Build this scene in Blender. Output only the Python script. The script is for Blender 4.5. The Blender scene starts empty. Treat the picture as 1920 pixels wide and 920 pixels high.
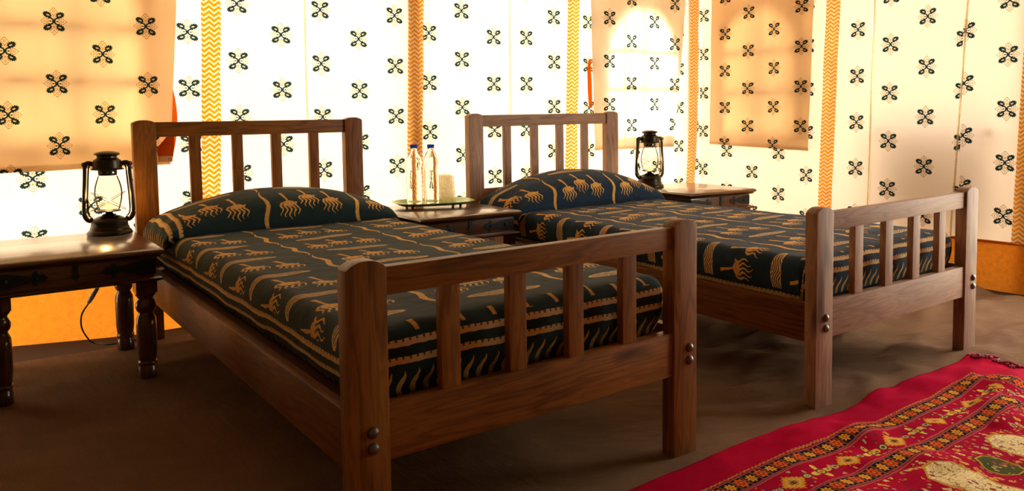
import bpy, bmesh, math, random
from mathutils import Vector, Matrix, noise as mnoise
random.seed(7)
PI = math.pi
SC = bpy.context.scene
COL = SC.collection

# ------------------------------------------------------------------ camera
cam_d = bpy.data.cameras.new('camera'); cam = bpy.data.objects.new('camera', cam_d); COL.objects.link(cam)
cam_d.sensor_fit = 'HORIZONTAL'; cam_d.sensor_width = 36.0
cam_d.lens = 36.0 * 1475.0 / 1920.0
cam_d.shift_y = -149.04 / 1920.0
cam_d.clip_start = 0.05
cam.matrix_world = Matrix.Translation((0, 0, 0.9104)) @ Matrix.Rotation(PI/2 - 0.0648, 4, 'X') @ Matrix.Rotation(-0.00958, 4, 'Z')
SC.camera = cam

# room frame: back wall along WD (left to right), right wall along RD
P0 = Vector((-1.64, 3.31, 0)); WD = Vector((0.7986, 0.6018, 0)); WN = Vector((-0.6018, 0.7986, 0))
COR = Vector((1.322, 5.543, 0)); RD = Vector((0.608, -0.7939, 0)); RN = Vector((0.7939, 0.608, 0))
SL = 3.709          # length coordinate of the corner on the back wall

# ------------------------------------------------------------------ world, sun, exposure
w = bpy.data.worlds.new('sky'); SC.world = w; w.use_nodes = True
bg = w.node_tree.nodes['Background']; bg.inputs[0].default_value = (1.0, 0.94, 0.86, 1); bg.inputs[1].default_value = 10.0
sun_d = bpy.data.lights.new('sun', 'SUN'); sun_d.energy = 22.0; sun_d.angle = math.radians(14.0); sun_d.color = (1.0, 0.88, 0.66)
sun = bpy.data.objects.new('sun', sun_d); COL.objects.link(sun)
sd = (WN * 0.97 - RN * 0.10).normalized() * math.cos(math.radians(36)) + Vector((0, 0, math.sin(math.radians(36))))
sun.rotation_euler = sd.to_track_quat('Z', 'Y').to_euler()
SC.view_settings.view_transform = 'Standard'; SC.view_settings.look = 'None'
SC.view_settings.exposure = 0.1; SC.view_settings.gamma = 1.0; SC.view_settings.use_curve_mapping = False
SC.cycles.max_bounces = 10; SC.cycles.diffuse_bounces = 5; SC.cycles.transmission_bounces = 8
SC.cycles.sample_clamp_indirect = 6.0; SC.cycles.caustics_refractive = False; SC.cycles.caustics_reflective = False

# ------------------------------------------------------------------ shader expression helper
class X:
    nt = None
    def __init__(s, v): s.v = v
    def _b(s, op, o): return mth(op, s, o)
    def __add__(s, o): return mth('ADD', s, o)
    def __radd__(s, o): return mth('ADD', o, s)
    def __sub__(s, o): return mth('SUBTRACT', s, o)
    def __rsub__(s, o): return mth('SUBTRACT', o, s)
    def __mul__(s, o): return mth('MULTIPLY', s, o)
    def __rmul__(s, o): return mth('MULTIPLY', o, s)
    def __truediv__(s, o): return mth('DIVIDE', s, o)
    def __lt__(s, o): return mth('LESS_THAN', s, o)
    def __gt__(s, o): return mth('GREATER_THAN', s, o)
    def __neg__(s): return mth('MULTIPLY', s, -1.0)
def _plug(inp, v):
    if isinstance(v, X): X.nt.links.new(v.v, inp)
    else: inp.default_value = v
def mth(op, a, b=None, c=None):
    n = X.nt.nodes.new('ShaderNodeMath'); n.operation = op
    _plug(n.inputs[0], a)
    if b is not None: _plug(n.inputs[1], b)
    if c is not None: _plug(n.inputs[2], c)
    return X(n.outputs[0])
def sin(a): return mth('SINE', a)
def cos(a): return mth('COSINE', a)
def ab(a): return mth('ABSOLUTE', a)
def mn(*a):
    r = a[0]
    for q in a[1:]: r = mth('MINIMUM', r, q)
    return r
def mx(*a):
    r = a[0]
    for q in a[1:]: r = mth('MAXIMUM', r, q)
    return r
def flo(a): return mth('FLOOR', a)
def rnd(a): return mth('ROUND', a)
def fmod(a, b): return mth('FLOORED_MODULO', a, b)
def sqr(a): return a * a
def sqrt(a): return mth('SQRT', a)
def atan2(a, b): return mth('ARCTAN2', a, b)
def clamp01(a):
    r = mth('ADD', a, 0.0); r.v.node.use_clamp = True; return r
def ell(x, y, cx, cy, rx, ry): return sqr((x - cx) / rx) + sqr((y - cy) / ry)      # < 1 inside
def sel(c, a, b): return b + (a - b) * c
def mix(c1, c2, f):
    n = X.nt.nodes.new('ShaderNodeMix'); n.data_type = 'RGBA'
    for i, c in ((6, c1), (7, c2)):
        if isinstance(c, X): X.nt.links.new(c.v, n.inputs[i])
        else: n.inputs[i].default_value = (*c, 1)
    _plug(n.inputs[0], f)
    return X(n.outputs[2])
def noise_tex(vec, scale, detail=2.0, rough=0.5, dim='3D'):
    n = X.nt.nodes.new('ShaderNodeTexNoise'); n.noise_dimensions = dim
    if vec is not None: X.nt.links.new(vec.v, n.inputs['Vector'])
    n.inputs['Scale'].default_value = scale; n.inputs['Detail'].default_value = detail; n.inputs['Roughness'].default_value = rough
    return X(n.outputs['Fac'])
def comb(x, y, z=0.0):
    n = X.nt.nodes.new('ShaderNodeCombineXYZ'); _plug(n.inputs[0], x); _plug(n.inputs[1], y); _plug(n.inputs[2], z); return X(n.outputs[0])
def uvxy():
    n = X.nt.nodes.new('ShaderNodeUVMap'); s = X.nt.nodes.new('ShaderNodeSeparateXYZ'); X.nt.links.new(n.outputs[0], s.inputs[0])
    return X(s.outputs[0]), X(s.outputs[1]), X(n.outputs[0])
def attr(name):
    n = X.nt.nodes.new('ShaderNodeAttribute'); n.attribute_name = name
    s = X.nt.nodes.new('ShaderNodeSeparateXYZ'); X.nt.links.new(n.outputs['Vector'], s.inputs[0])
    return X(s.outputs[0]), X(s.outputs[1]), X(s.outputs[2]), X(n.outputs['Vector'])
def objco():
    n = X.nt.nodes.new('ShaderNodeTexCoord'); return X(n.outputs['Object'])
def bump(h, strength=0.3, dist=0.002):
    n = X.nt.nodes.new('ShaderNodeBump'); n.inputs['Strength'].default_value = strength; n.inputs['Distance'].default_value = dist
    X.nt.links.new(h.v, n.inputs['Height']); return X(n.outputs[0])
def newmat(name):
    m = bpy.data.materials.new(name); m.use_nodes = True; X.nt = m.node_tree
    return m, m.node_tree.nodes['Principled BSDF'], m.node_tree.nodes['Material Output']
def setp(p, **k):
    for a, v in k.items():
        i = p.inputs[a.replace('_', ' ')]
        if isinstance(v, X): X.nt.links.new(v.v, i)
        elif isinstance(v, tuple) and len(v) == 3: i.default_value = (*v, 1)
        else: i.default_value = v
MATS = {}

# ------------------------------------------------------------------ materials
def floral_masks(ux, uy):
    """half-drop repeat of the block-printed flower; returns dark, outline and ochre masks"""
    CW, RH = 0.2025, 0.262
    ix = rnd(ux / CW)
    lx = ux - ix * CW
    par = fmod(ix, 2.0)
    yy = uy + par * (RH / 2)
    ly = yy - rnd(yy / RH) * RH
    k = 1.0 / 0.000183
    x = ab(lx) * k; y = ab(ly) * k            # folded, in units where the flower is about 300 x 310
    # leaf, rotated about its middle
    ca, sa = math.cos(0.34), math.sin(0.34)
    dx, dy = x - 148.0, y - 146.0
    rx = dx * ca + dy * sa; ry = dy * ca - dx * sa
    ang = atan2(ry / 68.0, rx / 102.0)
    scal = 1.0 + 0.12 * sin(ang * 11.0)
    e = sqrt(sqr(rx / 102.0) + sqr(ry / 68.0))
    leaf = (e < scal)
    hole = (ell(rx, ry, -18.0, -3.0, 36.0, 15.0) < 1.0)
    seed = (ell(rx, ry, -18.0, -4.0, 22.0, 9.0) < 1.0)
    # crescents and the small trefoil in the middle
    ring = ab(sqrt(sqr(x - 100.0) + sqr(y * 1.22)) - 88.0)
    cres = (ring < 21.0) * (x < 138.0)
    tref = mx((ab(x - 78.0) + y * 1.2 < 26.0), (ell(x, y, 10.0, 0.0, 26.0, 12.0) < 1.0), (y < 7.0) * (x < 80.0))
    dark = mx(leaf * (1.0 - hole), cres, tref)
    # thin brown outlines
    zig = 9.0 * sin(x * 0.16) + 9.0 * sin(y * 0.16)
    d1 = ab(x / 92.0 + ab(y - 222.0) / 92.0 - 1.0 + zig / 160.0) < 0.11
    d2 = ab(ab(x - 195.0) / 105.0 + y / 78.0 - 1.0 + zig / 160.0) < 0.11
    d3 = ab(sqrt(ell(x, y, 0.0, 225.0, 26.0, 30.0)) - 1.0) < 0.22
    d4 = ab(sqrt(ell(x, y, 185.0, 0.0, 42.0, 24.0)) - 1.0) < 0.2
    d5 = (ab(y - 62.0 - x * 0.95) < 7.0) * (x < 62.0)
    line = clamp01(mx(d1, d2, d3, d4, d5))
    och = mx((ell(x, y, 0.0, 122.0, 20.0, 22.0) < 1.0), seed, (ell(x, y, 0.0, 222.0, 9.0, 12.0) < 1.0), (ell(x, y, 183.0, 0.0, 13.0, 8.0) < 1.0))
    return dark, line, och

def cloth_shader(m, out, col, tfac, bump_h=None, tint=(1, 1, 1)):
    nt = m.node_tree
    d = nt.nodes.new('ShaderNodeBsdfDiffuse'); t = nt.nodes.new('ShaderNodeBsdfTranslucent'); a = nt.nodes.new('ShaderNodeMixShader')
    nt.links.new(col.v, d.inputs[0])
    tc = X.nt.nodes.new('ShaderNodeMix'); tc.data_type = 'RGBA'; tc.blend_type = 'MULTIPLY'; tc.inputs[0].default_value = 1
    nt.links.new(col.v, tc.inputs[6]); tc.inputs[7].default_value = (*tint, 1)
    nt.links.new(tc.outputs[2], t.inputs[0])
    if bump_h is not None:
        b = bump(bump_h, 0.25, 0.002)
        nt.links.new(b.v, d.inputs['Normal']); nt.links.new(b.v, t.inputs['Normal'])
    a.inputs[0].default_value = tfac
    nt.links.new(d.outputs[0], a.inputs[1]); nt.links.new(t.outputs[0], a.inputs[2]); nt.links.new(a.outputs[0], out.inputs[0])

def canvas(name, base, tfac, tint=(1, 1, 1)):
    m, p, out = newmat(name)
    ux, uy, uv = uvxy()
    dark, line, och = floral_masks(ux, uy)
    weave = noise_tex(uv, 900.0, 2.0)
    stain = noise_tex(uv, 2.2, 3.0)
    b = mix(base, tuple(c * 0.88 for c in base), clamp01(stain * 1.6 - 0.45))
    c = mix(b, (0.34, 0.18, 0.055), line * 0.9)
    c = mix(c, (0.48, 0.20, 0.015), och)
    c = mix(c, (0.010, 0.022, 0.018), dark)
    cloth_shader(m, out, c, tfac, weave, tint)
    return m
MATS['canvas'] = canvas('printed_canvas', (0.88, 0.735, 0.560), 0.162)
MATS['canvas_dim'] = canvas('printed_canvas_dim', (0.22, 0.14, 0.07), 0.02)  # unseen walls and roof, colour darkened and near opaque to dim the interior
MATS['canvas_front'] = canvas('printed_canvas_front', (0.22, 0.14, 0.07), 0.02)  # same darkened canvas, cuts fill light from behind the viewer
MATS['curtain_tan'] = canvas('printed_curtain_tan', (0.80, 0.63, 0.43), 0.52, (1.0, 0.88, 0.70))
MATS['curtain_pale'] = canvas('printed_curtain_pale', (0.88, 0.79, 0.62), 0.27)

def chevron():
    m, p, out = newmat('chevron_webbing')
    ux, uy, uv = uvxy()
    per = 0.0445
    tri = ab(fmod(ux, per) / per - 0.5) * 2.0
    ph = (uy - tri * 0.0175) / 0.0226
    st = fmod(ph, 1.0) < 0.52
    c = mix((0.88, 0.80, 0.60), (0.84, 0.33, 0.0), st)
    cloth_shader(m, out, c, 0.62, noise_tex(uv, 700.0, 1.0))
    return m
MATS['chevron'] = chevron()

def plaincloth(name, col, tfac, var=0.75, scale=60.0):
    m, p, out = newmat(name)
    ux, uy, uv = uvxy()
    n = noise_tex(uv, scale, 4.0, 0.7)
    c = mix(col, tuple(v * var for v in col), clamp01(n * 2.0 - 0.5))
    cloth_shader(m, out, c, tfac, noise_tex(uv, 600.0, 2.0))
    return m
MATS['orange'] = plaincloth('orange_canvas', (0.80, 0.25, 0.018), 0.115, 0.66, 40.0)
MATS['orange_trim'] = plaincloth('orange_binding', (0.80, 0.16, 0.01), 0.3)
MATS['flap'] = plaincloth('thin_window_flap', (0.92, 0.86, 0.72), 0.20, 0.92, 5.0)
MATS['netting'] = plaincloth('white_window_netting', (0.93, 0.90, 0.82), 0.85, 0.96, 5.0)
MATS['hem_tan'] = plaincloth('tan_hem', (0.80, 0.64, 0.42), 0.6)
MATS['seam'] = plaincloth('seam_tape', (0.88, 0.76, 0.50), 0.75)

def wood(name, dark, light, rough=0.34, coat=0.25, bmp=0.22, cr=0.22):
    m, p, out = newmat(name)
    gx, gy, gz, gv = attr('grain')
    vec = comb(gx * 1.3, gy * 13.0, gz * 13.0)
    n1 = noise_tex(vec, 1.0, 3.0, 0.55)
    vec2 = comb(gx * 5.0, gy * 150.0, gz * 150.0)
    n2 = noise_tex(vec2, 1.0, 3.0, 0.6)
    rings = fmod(n1 * 9.0 + gy * 9.0 + gz * 7.0, 1.0)
    rr = ab(rings - 0.5) * 2.0
    vein = clamp01((rr - 0.70) * 3.5)
    big = noise_tex(gv, 3.0, 2.0)
    f = clamp01(rr * 0.50 + n2 * 0.45 + big * 0.8 - 0.42)
    c = mix(dark, light, f)
    c = mix(c, tuple(v * 0.55 for v in dark), vein * 0.4)
    knot = noise_tex(comb(gx * 2.2 + 9.0, gy * 7.0, gz * 7.0), 1.4, 1.0)
    c = mix(c, tuple(v * 0.35 for v in dark), clamp01((knot - 0.68) * 9.0))
    setp(p, Base_Color=c, Roughness=clamp01(rough + n2 * 0.18 - 0.05), Coat_Weight=coat, Coat_Roughness=cr, Normal=bump(n2, bmp, 0.0012))
    p.inputs['Specular IOR Level'].default_value = 0.28
    return m
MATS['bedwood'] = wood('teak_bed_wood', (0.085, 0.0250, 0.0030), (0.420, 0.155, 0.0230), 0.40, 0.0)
MATS['bedwood_pale'] = wood('teak_bed_wood_worn_doorlit', (0.190, 0.092, 0.046), (0.520, 0.320, 0.200), 0.45, 0.0)  # far bed: wear plus door light put into the colour
MATS['tablewood'] = wood('dark_table_wood', (0.030, 0.0110, 0.0038), (0.150, 0.055, 0.0165), 0.26, 0.7, 0.04, 0.14)
MATS['railwood_shaded'] = wood('teak_rail_wood_shaded', (0.060, 0.0165, 0.0022), (0.280, 0.098, 0.0150), 0.40, 0.0)  # darker copy for the side rails, their shade put into the colour
MATS['ledgewood'] = wood('raw_base_board', (0.06, 0.028, 0.009), (0.15, 0.075, 0.026), 0.6, 0.0)

def metal(name, col, rough, met=0.9):
    m, p, out = newmat(name)
    n = noise_tex(objco(), 60.0, 3.0)
    setp(p, Base_Color=mix(col, tuple(c * 0.5 for c in col), n), Roughness=clamp01(rough + (n - 0.5) * 0.25), Metallic=met, Normal=bump(n, 0.1, 0.001))
    return m
MATS['iron'] = metal('black_wrought_iron', (0.018, 0.019, 0.018), 0.48, 0.6)
MATS['bolt'] = metal('steel_bolt', (0.22, 0.19, 0.17), 0.36)
MATS['lantern'] = metal('blackened_lantern_tin', (0.050, 0.040, 0.026), 0.36, 0.75)
MATS['steel'] = metal('bright_grommet', (0.6, 0.58, 0.55), 0.25)

def hand_print(ux, uy):
    """resist-printed repeat: clawed hands, logs and wavy snakes"""
    PU, PV = 0.385, 0.285
    cx = fmod(ux, PU); 
    cy = fmod(uy, PV) - PV * 0.5
    # which of the three hands
    s1 = (cx < 0.140); s2 = (cx < 0.222)
    hx = (cx - sel(s1, 0.092, sel(s2, 0.180, 0.274))) * 0.80
    hy = (cy - sel(s1, 0.022, sel(s2, 0.060, 0.030))) * 0.80
    # hand: stem up, palm, five wavy fingers down
    stem = (ab(hx + 0.22 * (hy - 0.015)) - (hy - 0.03) * 0.05 < 0.0036) * (hy > 0.008) * (hy < 0.070)
    palm = ell(hx, hy, 0.0, 0.009, 0.0185, 0.0115) < 1.0
    d = 0.010 - hy
    wav = hx + 0.0042 * sin(d * 190.0)
    spread = 1.0 + clamp01(d * 18.0) * 0.42
    kk = wav / (0.0114 * spread)
    fi = rnd(kk)
    fr = ab(kk - fi) * 0.0114
    ln = 0.056 - ab(fi) * 0.007
    fing = (fr < 0.0038 * (1.18 - d / ln)) * (d > -0.004) * (d < ln) * (ab(fi) < 2.5)
    hand = mx(stem, palm, fing)
    # log with grain lines
    lx, ly = cx - 0.185, cy + 0.088
    ly = ly + 0.02 * lx
    lo = ell(lx, ly, 0.0, 0.0, 0.108, 0.0200)
    grain = fmod(ly * 120.0 + 0.9 * sin(lx * 70.0) + lx * 6.0, 1.0) < 0.55
    log = mx((lo < 1.0) * grain, (lo < 1.0) * (lo > 0.80))
    # snake
    sxx = mth('WRAP', cx + PU * 0.5, PU, 0.0) - PU * 0.5
    off = 0.0075 * sin(cy * 46.0) + 0.02 * cy
    wd = 0.0078 * cos(cy * (PI / 0.285)) + 0.001
    snake = (ab(sxx - off) < wd)
    return hand, log, snake

def bedspread_mat(name, A0, A1, B0, off=(0.0, 0.0), g1=(0.0115, 0.0270, 0.0285), g2=(0.0190, 0.0395, 0.0400)):
    """A0/A1/B0: printed border lines of this cloth (cloth metres)"""
    m, p, out = newmat(name)
    ux0, uy0, uv = uvxy()
    nz1 = noise_tex(uv, 55.0, 2.0) - 0.5
    nz2 = noise_tex(comb(uy0 + 7.3, ux0 + 1.7, 3.0), 55.0, 2.0) - 0.5
    ux = ux0 + nz1 * 0.006; uy = uy0 + nz2 * 0.006
    hand, log, snake = hand_print(ux + off[0], uy + off[1])
    dl = ux - A0; dr = A1 - ux; df = uy - B0
    e = mn(dl, dr, df)                         # distance inside the outer printed line
    along = sel((mn(dl, dr) < df), uy, ux)
    inside = e > 0.075
    s1 = (e > 0.046) * (e < 0.062)
    s2 = (e > 0.008) * (e < 0.024)
    stripe = mx(s1, s2)
    dash = (fmod(along, 0.0165) < 0.0055) * mx((e > 0.056) * (e < 0.062), (e > 0.018) * (e < 0.024))
    # flame row outside the stripes
    fx = fmod(along, 0.034) - 0.017
    fl = -0.004 - e                            # 0 at the top of the row
    fo = 0.0055 * sin(fl * 95.0 + 0.6)
    fw = 0.0062 * clamp01((fl - 0.004) * 40.0) + 0.0004
    flame = (ab(fx - fo) < fw) * (fl > 0.004) * (fl < 0.066)
    gold = mx(mx(hand, snake) * inside, flame)
    lg = log * inside
    fabric = noise_tex(uv, 700.0, 2.0) * 0.0016 + noise_tex(comb(ux0 * 5.0 + uy0 * 3.0, uy0 * 9.0 - ux0 * 4.0), 1.0, 3.0, 0.5) * 0.022
    ground = mix(g1, g2, noise_tex(uv, 30.0, 3.0))
    goldc = mix((0.82, 0.48, 0.120), (0.58, 0.28, 0.045), clamp01(noise_tex(uv, 110.0, 3.0) * 2.4 - 0.7))
    c = mix(ground, goldc, gold)
    c = mix(c, (0.74, 0.47, 0.17), lg)
    c = mix(c, (0.76, 0.48, 0.20), stripe)
    c = mix(c, (0.16, 0.095, 0.02), dash)
    setp(p, Base_Color=c, Roughness=0.85, Sheen_Weight=0.12, Sheen_Roughness=0.4, Normal=bump(fabric, 0.8, 1.0))
    p.inputs['Sheen Tint'].default_value = (0.9, 0.85, 0.7, 1)
    p.inputs['Specular IOR Level'].default_value = 0.15
    return m
MATS['spread1'] = bedspread_mat('green_print_bedspread', -0.070, 1.07, -0.014, (0.075, 0.1645))
MATS['spread2'] = bedspread_mat('green_print_bedspread_cool_lit', -0.121, 1.08, 0.010, (0.185, 0.1555), (0.0080, 0.0240, 0.0460), (0.0130, 0.0360, 0.0660))  # far copy of the green cloth, cool daylight tint put into its colours

def carpet_mat():
    m, p, out = newmat('jute_carpet')
    ux, uy, uv = uvxy()
    rib = sin(ux * 900.0) * 0.5 + 0.5
    n = noise_tex(uv, 260.0, 3.0, 0.7); big = noise_tex(uv, 3.0, 4.0, 0.6)
    wr_ = noise_tex(comb(ux * 3.5 + uy * 1.5, uy * 9.0 - ux * 3.0), 1.0, 3.0, 0.5)
    c = mix((0.125, 0.064, 0.031), (0.290, 0.168, 0.095), clamp01(n * 1.3 + big * 0.7 - 0.55))
    setp(p, Base_Color=c, Roughness=0.95, Normal=bump((rib * 0.5 + n) * 0.0035 + wr_ * 0.045, 0.9, 1.0))
    p.inputs['Specular IOR Level'].default_value = 0.03
    return m
MATS['carpet'] = carpet_mat()
def plain(name, col, rough=0.6, n_scale=40.0, var=0.7, **k):
    m, p, out = newmat(name)
    n = noise_tex(objco(), n_scale, 3.0)
    setp(p, Base_Color=mix(col, tuple(v * var for v in col), n), Roughness=rough, **k)
    return m
MATS['ground'] = plain('dark_groundsheet', (0.045, 0.026, 0.014), 0.9, 20.0)
MATS['sand'] = plain('pale_sandy_ground', (0.62, 0.52, 0.38), 0.95, 3.0, 0.85)
MATS['blue_cap'] = plaincloth('blue_plastic_cap', (0.06, 0.26, 0.95), 0.8)
MATS['green_tray'] = plain('pale_green_melamine', (0.40, 0.60, 0.18), 0.25, 20.0, 0.9)
MATS['black_rubber'] = plain('black_cord_rubber', (0.012, 0.011, 0.010), 0.5)
MATS['grey_plastic'] = plain('grey_switch_plastic', (0.75, 0.70, 0.58), 0.45)
MATS['benchdark'] = plain('weathered_bench_wood', (0.10, 0.06, 0.03), 0.8)
MATS['pole'] = plain('bamboo_pole', (0.30, 0.19, 0.08), 0.6)
MATS['rug_red'] = None

def rug_mat():
    m, p, out = newmat('red_woven_rug')
    ux0, uy0, uv = uvxy()                     # ux along the long edge from the fringe, uy from the long edge inwards
    nz1 = noise_tex(uv, 60.0, 2.0) - 0.5
    nz2 = noise_tex(comb(uy0 + 3.1, ux0 + 5.2, 1.0), 60.0, 2.0) - 0.5
    ux = ux0 + nz1 * 0.004; uy = uy0 + nz2 * 0.004
    ex = ux - 0.105
    d = mn(uy, ex)
    al = sel((uy < ex), ux, uy + 0.018)
    red = mix((0.56, 0.003, 0.036), (0.34, 0.0015, 0.022), noise_tex(comb(ux0 * 4.0, uy0 * 30.0), 6.0, 3.0))
    c = red
    # scallop edging
    sc_ = (ab(d - 0.107 - 0.004 * ab(sin(al * 190.0))) < 0.0030)
    c = mix(c, (0.50, 0.24, 0.05), sc_ * (noise_tex(uv, 150.0, 1.0) > 0.42))
    def flower_band(c, cen, half, flip):
        band = ab(d - cen) < half
        c = mix(c, (0.018, 0.012, 0.022), band)
        ed = ab(ab(d - cen) - half) < 0.0017
        c = mix(c, (0.30, 0.11, 0.09), ed)
        cell = al / 0.041
        ci = rnd(cell); fx = (cell - ci) * 0.041; fy = d - cen
        r = sqrt(fx * fx + fy * fy * 0.80)
        an = atan2(fy, fx)
        pet = r - 0.0030 * sin(an * 8.0 + r * 60.0)
        odd = fmod(ci, 2.0)
        big = sel(odd, 0.0160, 0.0128)
        body = pet < big
        fc = mix((0.90, 0.42, 0.030), (0.82, 0.13, 0.012), odd)
        fc2 = mix((0.60, 0.16, 0.02), (0.40, 0.02, 0.012), odd)
        c = mix(c, fc, body * band)
        c = mix(c, fc2, (r < big * 0.55) * band)
        c = mix(c, mix((0.75, 0.40, 0.05), (0.70, 0.22, 0.02), odd), (r < big * 0.30) * band)
        vein = (ab(ab(fx) - 0.0185) < 0.0010) * band
        return mix(c, (0.42, 0.12, 0.03), vein)
    c = flower_band(c, 0.142, 0.0235, 0)
    # dotted guard lines
    for gd in (0.172, 0.268, 0.327):
        dots = (ab(d - gd) < 0.0020) * (fmod(al, 0.008) < 0.0048)
        c = mix(c, (0.45, 0.20, 0.13), dots)
    # main border: diamonds, eight-point stars and leaf sprigs
    band = (d > 0.178) * (d < 0.262)
    per = 0.118
    cell = al / per; ci = rnd(cell); fx = (cell - ci) * per; fy = d - 0.221
    odd = fmod(ci, 2.0)
    dia = ab(fx) / 0.045 + ab(fy) / 0.033 + 0.16 * sin((fx + fy) * 420.0) * sin((fx - fy) * 420.0)
    starr = sqrt(fx * fx + fy * fy * 1.3); sta = atan2(fy, fx)
    star = starr < 0.023 + 0.015 * cos(sta * 4.0)
    c = mix(c, (0.82, 0.38, 0.025), (dia < 1.0) * band * (1.0 - odd))
    c = mix(c, (0.80, 0.56, 0.20), (dia < 0.62) * band * (1.0 - odd))
    c = mix(c, (0.66, 0.27, 0.025), (dia < 0.46) * band * (1.0 - odd))
    c = mix(c, (0.03, 0.03, 0.025), (dia < 0.20) * band * (1.0 - odd))
    c = mix(c, (0.86, 0.55, 0.10), star * band * odd)
    c = mix(c, (0.10, 0.11, 0.03), (starr < 0.016) * (starr > 0.010) * band * odd)
    c = mix(c, (0.66, 0.14, 0.03), (starr < 0.006) * band * odd)
    gx = fmod(al + per * 0.5, per) - per * 0.5
    lz = ell(ab(gx) - per * 0.5, fy, 0.0, 0.0, 0.0135, 0.0085)
    c = mix(c, (0.07, 0.08, 0.03), (lz < 1.5) * band); c = mix(c, (0.72, 0.50, 0.16), (lz < 0.8) * (lz > 0.25) * band)
    # scattered sprigs (voronoi specks) in border and field
    field = (d > 0.334)
    wob = (noise_tex(comb(ux * 85.0, uy * 130.0, 6.0), 1.0, 1.0) - 0.5) * 0.55
    def sprigs(scale, rotv, thr, amt, asp):
        v = X.nt.nodes.new('ShaderNodeTexVoronoi'); v.feature = 'F1'
        X.nt.links.new(comb(ux * scale * asp + rotv, uy * scale + rotv * 2.0, rotv).v, v.inputs['Vector']); v.inputs['Scale'].default_value = 1.0
        sp = X.nt.nodes.new('ShaderNodeSeparateColor'); X.nt.links.new(v.outputs['Color'], sp.inputs[0])
        dd = X(v.outputs['Distance']) + wob
        return (dd < thr) * (X(sp.outputs[0]) < amt), (dd < thr * 0.45) * (X(sp.outputs[0]) < amt), X(sp.outputs[1]), X(sp.outputs[2])
    k, ki, a1, a2 = sprigs(24.0, 0.3, 0.30, 0.80, 1.7)
    k2, k2i, b1, b2 = sprigs(44.0, 4.0, 0.28, 0.85, 1.5)
    notd = 1.0 - (dia < 1.35) * band * (1.0 - odd)
    spc = mix((0.80, 0.40, 0.05), (0.76, 0.54, 0.22), (a1 > 0.55)); spc = mix(spc, (0.09, 0.10, 0.035), (a2 > 0.80)); spc = mix(spc, (0.60, 0.16, 0.03), ki)
    spc2 = mix((0.62, 0.30, 0.05), (0.05, 0.04, 0.05), (b1 > 0.55)); spc2 = mix(spc2, (0.62, 0.42, 0.22), (b2 > 0.65))
    c = mix(c, spc2, k2 * band * notd)
    c = mix(c, spc, k * field)
    c = mix(c, spc2, k2 * field * 0.7)
    c = flower_band(c, 0.297, 0.0225, 1)
    # field: cream cartouches and green medallions
    PX = 0.36
    qx = ux - 1.055; cc = rnd(qx / PX); mxx = qx - cc * PX
    my = fmod(uy - 0.36, 0.50)
    hexa = mx(ab(mxx) / 0.066 + clamp01(1.0 - my / 0.040) * 0.75, ab(my - 0.125) / 0.125)
    hexa = hexa + 0.05 * sin(my * 55.0)
    isf = field * (d > 0.345)
    c = mix(c, (0.60, 0.33, 0.045), (hexa < 1.08) * isf)
    cream = (hexa < 0.95) * isf
    c = mix(c, (0.95, 0.74, 0.34), cream)
    k3, k3i, g1, g2 = sprigs(34.0, 9.0, 0.25, 0.6, 1.6)
    scroll = (ab(noise_tex(comb(ux * 60.0, uy * 75.0, 2.0), 1.0, 1.0) - 0.5) < 0.022)
    c = mix(c, mix((0.28, 0.02, 0.05), (0.55, 0.25, 0.04), (g1 > 0.6)), k3 * cream)
    c = mix(c, (0.22, 0.06, 0.05), scroll * cream * 0.8)
    qx2 = qx + PX * 0.5; m2 = qx2 - rnd(qx2 / PX) * PX
    my2 = fmod(uy - 0.36, 0.25) - 0.105
    octo = mx(ab(m2) / 0.050, ab(my2) / 0.056, (ab(m2) + ab(my2) * 0.9) / 0.072)
    c = mix(c, (0.10, 0.02, 0.01), (octo < 1.10) * isf)
    c = mix(c, (0.55, 0.30, 0.035), (octo < 1.0) * isf)
    inn = (octo < 0.88) * isf
    c = mix(c, (0.085, 0.095, 0.025), inn)
    k4, k4i, h1, h2 = sprigs(60.0, 13.0, 0.36, 0.9, 1.3)
    c = mix(c, mix((0.55, 0.42, 0.13), (0.50, 0.09, 0.05), (h1 > 0.6)), k4 * inn)
    fab = noise_tex(comb(ux0 * 300.0, uy0 * 600.0), 1.0, 2.0)
    c = mix(c, (0.10, 0.004, 0.01), clamp01(fab * 1.4 - 0.72) * 0.5)
    setp(p, Base_Color=c, Roughness=0.95, Normal=bump(fab, 0.35, 0.002))
    p.inputs['Specular IOR Level'].default_value = 0.02
    return m
MATS['rug'] = rug_mat()
MATS['fringe'] = plain('crimson_fringe_yarn', (0.46, 0.010, 0.055), 0.9, 80.0, 0.6)

def glassmat(name, ior, col=(1, 1, 1), rough=0.0):
    m, p, out = newmat(name)
    n = noise_tex(objco(), 25.0, 2.0)
    setp(p, Base_Color=col, Roughness=rough, IOR=ior, Transmission_Weight=1.0, Normal=bump(n, 0.03, 0.001))
    return m
MATS['water'] = glassmat('water_filled_bottle', 1.30, (0.93, 0.90, 0.82))
def globe_mat():
    m, p, out = newmat('lantern_globe_glass'); nt = m.node_tree
    n = noise_tex(objco(), 30.0, 2.0)
    t = nt.nodes.new('ShaderNodeBsdfTransparent'); nt.links.new(mix((0.97, 0.95, 0.90), (0.90, 0.86, 0.78), n).v, t.inputs[0])
    g = nt.nodes.new('ShaderNodeBsdfGlossy'); g.inputs['Roughness'].default_value = 0.05
    fz = nt.nodes.new('ShaderNodeFresnel'); fz.inputs[0].default_value = 1.12
    a = nt.nodes.new('ShaderNodeMixShader'); nt.links.new(fz.outputs[0], a.inputs[0]); nt.links.new(t.outputs[0], a.inputs[1]); nt.links.new(g.outputs[0], a.inputs[2]); nt.links.new(a.outputs[0], out.inputs[0])
    return m
MATS['globe'] = globe_mat()
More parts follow.
